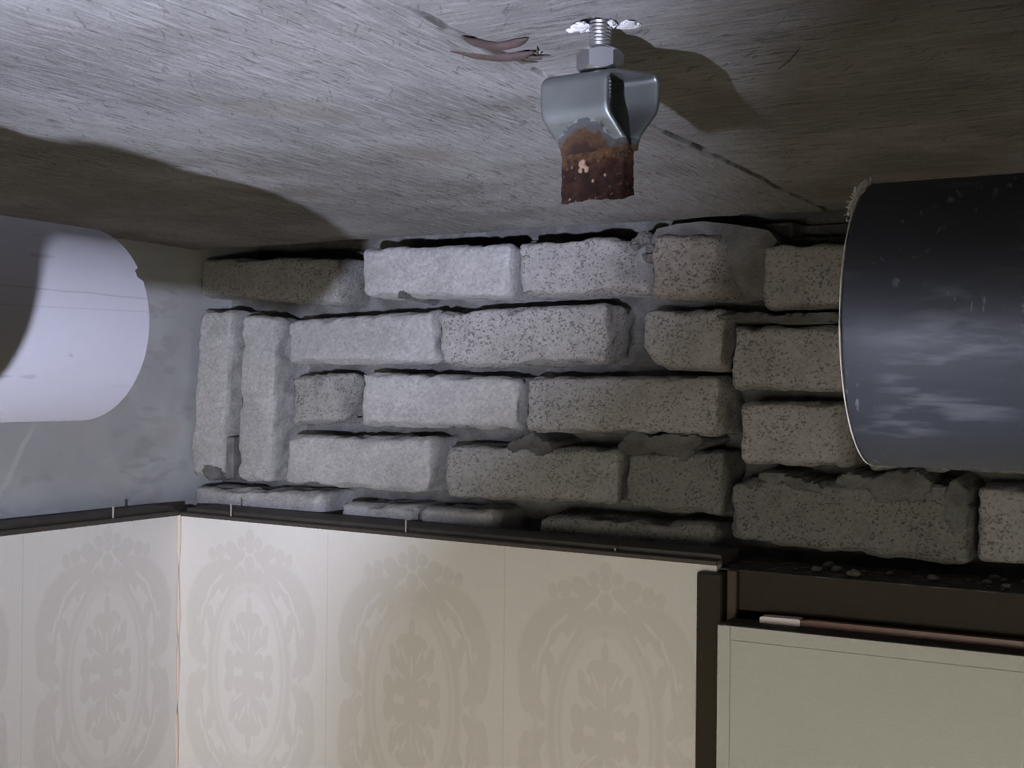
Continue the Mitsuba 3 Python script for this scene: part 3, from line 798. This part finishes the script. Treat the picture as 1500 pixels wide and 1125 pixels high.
def nut_mesh():
    import manifold3d as m3
    ang = math.radians(28)
    hexa = m3.CrossSection([[(0.0098 * math.cos(ang + k * math.pi / 3), 0.0098 * math.sin(ang + k * math.pi / 3)) for k in range(6)]])
    body = hexa.extrude(0.0088)
    cone = m3.Manifold.cylinder(0.0088, 0.0098, 0.0098, 64)
    lo = m3.Manifold.cylinder(0.0030, 0.0082, 0.0112, 64)
    hi = m3.Manifold.cylinder(0.0030, 0.0112, 0.0082, 64).translate((0, 0, 0.0058))
    mid = m3.Manifold.cylinder(0.0029, 0.0112, 0.0112, 64).translate((0, 0, 0.00295))
    lens = m3.Manifold.batch_boolean([lo, mid, hi], m3.OpType.Add)
    r = (body ^ lens) - m3.Manifold.cylinder(0.02, 0.0046, 0.0046, 48).translate((0, 0, -0.005))
    t = r.to_mesh()
    return trimesh.Trimesh(np.array(t.vert_properties)[:, :3], np.array(t.tri_verts))


nut = nut_mesh()
nut.apply_translation((AX[0], AX[1], EYE + 0.1302))
add("hanger_bracket__nut", nut, "zinc_bright", smooth=25)
tag("hanger_bracket__nut", "bright hexagon nut")


def strap_section():
    """Centre line of the bent strap in (b, z): b from the left leg (0) to the right leg (1) in units of NV, z above the lens."""
    line = [(0.412, 0.0968), (0.405, 0.0988), (0.36, 0.1015), (0.0, 0.1125), (0.0, 0.1285), (1.0, 0.1285), (1.0, 0.1140), (0.64, 0.1030), (0.585, 0.0988), (0.575, 0.0968)]
    p = np.array([(b * NL, z) for b, z in line])
    out = [p[0]]
    for i in range(1, len(p) - 1):                            # rounded bends
        a, c = p[i - 1] - p[i], p[i + 1] - p[i]
        r = min(0.0042, 0.45 * np.linalg.norm(a), 0.45 * np.linalg.norm(c))
        s, e = p[i] + a / np.linalg.norm(a) * r, p[i] + c / np.linalg.norm(c) * r
        for t in np.linspace(0, 1, 8):
            out.append((1 - t) ** 2 * s + 2 * t * (1 - t) * p[i] + t ** 2 * e)
    out.append(p[-1])
    return np.array(out)


def to_bracket(a, b, z):
    """Strap coordinates (a across 0..1, b in metres along NV, z) to the world."""
    xy = AX + (np.asarray(a)[..., None] - 0.5) * WV + (np.asarray(b)[..., None] / NL - 0.5) * NV
    return np.concatenate([xy, np.asarray(z)[..., None] + EYE], -1)


def strap_mesh(thick=0.0019, na=16):
    c = strap_section()
    t = np.gradient(c, axis=0)
    t /= np.linalg.norm(t, axis=1, keepdims=True)
    n = np.stack([-t[:, 1], t[:, 0]], 1)
    o, i = c + n * thick / 2, c - n * thick / 2
    loop = np.vstack([o, i[::-1]])
    k = len(loop)
    av = np.concatenate([[0.0, 0.015], np.linspace(0.04, 0.96, na), [0.985, 1.0]])
    ins = np.concatenate([[1], [0.35], np.zeros(na), [0.35], [1]]) * 0.0005
    cl = np.vstack([c, c[::-1]])
    V = []
    for a, s in zip(av, ins):
        d = cl - loop
        ln = np.linalg.norm(d, axis=1, keepdims=True)
        pp = loop + d / np.maximum(ln, 1e-9) * s
        V.append(to_bracket(np.full(k, a), pp[:, 0], pp[:, 1]))
    V = np.array(V).reshape(-1, 3)
    F = []
    for u in range(len(av) - 1):
        for j in range(k):
            j2 = (j + 1) % k
            F += [(u * k + j, u * k + j2, (u + 1) * k + j2), (u * k + j, (u + 1) * k + j2, (u + 1) * k + j)]
    m = len(c)
    for u in (0, len(av) - 1):
        for j in range(m - 1):
            a, b, d, e = u * k + j, u * k + j + 1, u * k + (k - 2 - j), u * k + (k - 1 - j)
            F += [(a, b, d), (a, d, e)]
    t = trimesh.Trimesh(V, F, process=False)
    t.fix_normals()
    return t


add("hanger_bracket__strap", strap_mesh(), "zinc_strap", smooth=40)
tag("hanger_bracket__strap", "bent galvanized strap, burnt and rusty below")


def shank_mesh(b0, b1, seed, zlow):
    """One rusted ply of the shank, cut ragged at the bottom."""
    na, nz = 30, 36
    A, Zt = np.meshgrid(np.linspace(0.03, 0.96, na), np.linspace(0, 1, nz), indexing="ij")
    P = np.stack([A * 3, Zt * 4, 0 * A + seed], -1)
    low = zlow + 0.0010 * (meshkit.fbm(np.stack([A * 9, 0 * A, 0 * A], -1), 3, seed) - 0.5) * 2
    Z = low + (0.0990 - low) * Zt
    am = A + 0.02 * (meshkit.fbm(P * 2.6, 3, seed + 2) - 0.5) * 2 * np.abs(2 * A - 1) ** 4
    fr_ = b0 * NL - 0.0011 * (meshkit.fbm(P * 3.2, 4, seed) - 0.35)
    bk_ = b1 * NL + 0.0011 * (meshkit.fbm(P * 3.2 + 9, 4, seed) - 0.35)
    V = np.vstack([to_bracket(am, fr_, Z).reshape(-1, 3), to_bracket(am, bk_, Z).reshape(-1, 3)])
    q = grid_faces(na, nz)
    N = na * nz
    F = [np.vstack([q[:, [0, 1, 2]], q[:, [0, 2, 3]]]), np.vstack([q[:, [2, 1, 0]], q[:, [3, 2, 0]]]) + N]
    rim = [i * nz for i in range(na)] + [(na - 1) * nz + j for j in range(1, nz)] + [i * nz + nz - 1 for i in range(na - 2, -1, -1)] + [j for j in range(nz - 2, 0, -1)]
    s = np.array([(rim[i], rim[(i + 1) % len(rim)]) for i in range(len(rim))])
    F.append(np.vstack([np.stack([s[:, 0], s[:, 1], s[:, 1] + N], 1), np.stack([s[:, 0], s[:, 1] + N, s[:, 0] + N], 1)]))
    t = trimesh.Trimesh(V, np.vstack(F), process=False)
    t.fix_normals()
    return t


add("hanger_bracket__shank", shank_mesh(0.375, 0.455, 3, 0.0776), "rust", smooth=30)
tag("hanger_bracket__shank", "dark rusted ply of the shank, nearer the lens")
add("hanger_bracket__shank_001", shank_mesh(0.48, 0.565, 8, 0.0786), "rust", smooth=30)
tag("hanger_bracket__shank_001", "dark rusted ply of the shank behind the first")
for j, (a, z, r) in enumerate([(0.36, 0.0925, 0.0016), (0.42, 0.0902, 0.0011), (0.33, 0.0900, 0.0009), (0.52, 0.0852, 0.0006), (0.70, 0.0872, 0.0006)]):
    c = to_bracket(np.array(a), np.array(0.352 * NL), np.array(z))
    add(numbered("hanger_bracket__rust_flake"), lump(c, (r, r * 0.7, r * 1.2), 30 + j, 0.5, 2), "rust_flake", smooth=30)
tag("hanger_bracket", "galvanized hanger bracket with a rusted cut-off end bolted to the concrete slab", "bracket")

# white plaster dust and chips round the bolt hole
rng = np.random.default_rng(12)
for j, (dx, dy, sx) in enumerate([(-0.0095, 0.0000, 0.0042), (0.0085, 0.0045, 0.0046)]):
    bits = []
    for q in range(9):
        o = rng.normal(size=2) * sx * 0.55
        r = sx * (0.25 + 0.45 * rng.random())
        bits.append(lump((AX[0] + dx + o[0], AX[1] + dy + o[1], CEIL + 0.0004), (r, r * 0.8, 0.0010 + 0.0006 * rng.random()), 50 + 10 * j + q, 0.7, 2))
    add(numbered("ceiling__plaster_chip"), trimesh.util.concatenate(bits), "chip_white", smooth=40)


# ---------------------------------------------------------------- rusty bars showing in the slab
def bar(path, r):
    p = np.array(path)
    t = np.linspace(0, 1, len(p))
    tt = np.linspace(0, 1, 26)
    xy = np.stack([np.interp(tt, t, p[:, 0]), np.interp(tt, t, p[:, 1])], 1)
    k = np.ones(5) / 5
    xy[2:-2] = np.stack([np.convolve(xy[:, 0], k, "valid"), np.convolve(xy[:, 1], k, "valid")], 1)
    rr = r * np.minimum(1, 0.25 + 2.6 * np.minimum(tt, (1 - tt) * 1.6)) * (0.92 + 0.16 * meshkit.noise(np.stack([tt * 14, 0 * tt, 0 * tt], 1), 5))
    return tube(np.concatenate([xy, np.full((26, 1), CEIL - 0.0004)], 1), rr, 12, 0.7)


add("rusty_bar", bar([(0.7106, -0.5753), (0.7110, -0.5670), (0.7165, -0.5565), (0.7250, -0.5565), (0.7339, -0.5609)], 0.0027), "rusty_steel", smooth=50)
tag("rusty_bar", "shorter bowed rust-brown bar in the slab, farther from the brick wall", "bar")
add("rusty_bar_001", bar([(0.6945, -0.5598), (0.7012, -0.5495), (0.7090, -0.5405), (0.7165, -0.5385), (0.7262, -0.5408)], 0.0029), "rusty_steel", smooth=50)
tag("rusty_bar_001", "longer pointed rust-brown bar in the slab, nearer the brick wall", "bar")
for j, (x, y, dx, dy, r) in enumerate([(0.7235, -0.5335, 0.006, 0.003, 0.0008), (0.7190, -0.5330, 0.004, 0.006, 0.0009), (0.7275, -0.5395, 0.003, -0.006, 0.0007), (0.7145, -0.5300, 0.004, 0.007, 0.0006), (0.8225, -0.4760, 0.010, -0.016, 0.00035)]):
    z = CEIL - 0.0008
    add(numbered("ceiling__splinter"), tube([(x - dx, y - dy, z + 0.001), (x, y, z), (x + dx, y + dy, z + 0.001)], [r * 0.3, r, r * 0.3], 7), "splinter", smooth=True)

# ---------------------------------------------------------------- outside the frame: what lights and what shades
# an unseen collar added to the white pipe, its ear shaped to shade it
ear = sg.Point(0.5240, 0.015).buffer(0.041, quad_segs=24).union(sg.Point(0.4625, 0.0312).buffer(0.0560, quad_segs=32)).difference(sg.Point(0.4625, 0.0312).buffer(0.0516, quad_segs=32))
ear = max(getattr(ear, "geoms", [ear]), key=lambda g: g.area)
m = trimesh.creation.extrude_polygon(ear, 0.006, engine="earcut")
v = m.vertices.copy()
m.vertices = np.stack([v[:, 0], -0.719 - v[:, 2], v[:, 1] + EYE], 1)
m.fix_normals()
add("drain_pipe__clamp", m, "zinc_bright", smooth=30)
add("drain_pipe__added_rod", tube([(0.4625, -0.722, EYE + 0.086), (0.4625, -0.722, CEIL + 0.004)], [0.004, 0.004], 12), "zinc_bright", smooth=40)

# the work lamp on its stand
aim = np.array([-0.329, 0.903, 0.276])
aim /= np.linalg.norm(aim)
M = trimesh.geometry.align_vectors([0, 0, 1], aim)
M[:3, 3] = LAMP
hs = trimesh.creation.cylinder(radius=0.024, height=0.11, sections=48)
hs.apply_translation((0, 0, -0.058))
snoot = trimesh.creation.annulus(r_min=0.0102, r_max=0.0160, height=0.022, sections=48)     # the lens sits back in a short tube
snoot.apply_translation((0, 0, 0.007))
hs.apply_transform(M)
snoot.apply_transform(M)
add("work_lamp__housing", trimesh.util.concatenate([hs, snoot]), "black_plastic", smooth=40)
th = np.arange(40) / 40 * 2 * np.pi
dv = np.vstack([[0, 0, 0], np.stack([0.0095 * np.cos(th), 0.0095 * np.sin(th), 0 * th], 1)])
M3 = M.copy()
M3[:3, 3] = LAMP
dv = dv @ M3[:3, :3].T + M3[:3, 3]
add("work_lamp__lens", (dv, np.array([(0, 1 + i, 1 + (i + 1) % 40) for i in range(40)])), "painted_white", emitter={"type": "area", "radiance": {"type": "rgb", "value": list(LAMP_RADIANCE)}})
b = LAMP - aim * 0.08
add("work_lamp__pole", tube([(b[0], b[1], 0.55), (b[0], b[1], b[2] - 0.02)], [0.012, 0.010], 16), "black_plastic", smooth=40)
for k in range(3):
    a = math.radians(90 + 120 * k)
    add(numbered("work_lamp__leg"), tube([(b[0], b[1], 0.75), (b[0] + 0.38 * math.cos(a), b[1] + 0.38 * math.sin(a), 0.008)], [0.008, 0.008], 12), "black_plastic", smooth=40)
BLOCKER_OUTLINE = [(0.8205, -0.0682), (0.8147, -0.0712), (0.8049, -0.0822), (0.7957, -0.0930), (0.7925, -0.0978), (0.7872, -0.1032), (0.7797, -0.1096), (0.7710, -0.1157), (0.7668, -0.1221), (0.7631, -0.1271),
        (0.7610, -0.1343), (0.7594, -0.1435), (0.7575, -0.25), (0.95, -0.25), (0.95, -0.1050), (0.8250, -0.1050), (0.8250, -0.0932), (0.95, -0.0922), (0.95, -0.042), (0.855, -0.050)]
m = extrude_xz(BLOCKER_OUTLINE, -1.048, -1.045)
m.apply_translation((0, 0, EYE))
add("work_lamp__light_blocker", m, "blocker_board")  # unseen plate added to block the lamp; outline and slot shape the light
add("work_lamp__blocker_arm", tube([(LAMP[0] + 0.02, LAMP[1] - 0.03, LAMP[2] - 0.035), (0.87, -1.050, EYE - 0.23)], [0.004, 0.004], 10), "black_plastic", smooth=40)
tag("work_lamp", "black work lamp on a tripod and an added plate that blocks part of its light", "lamp")
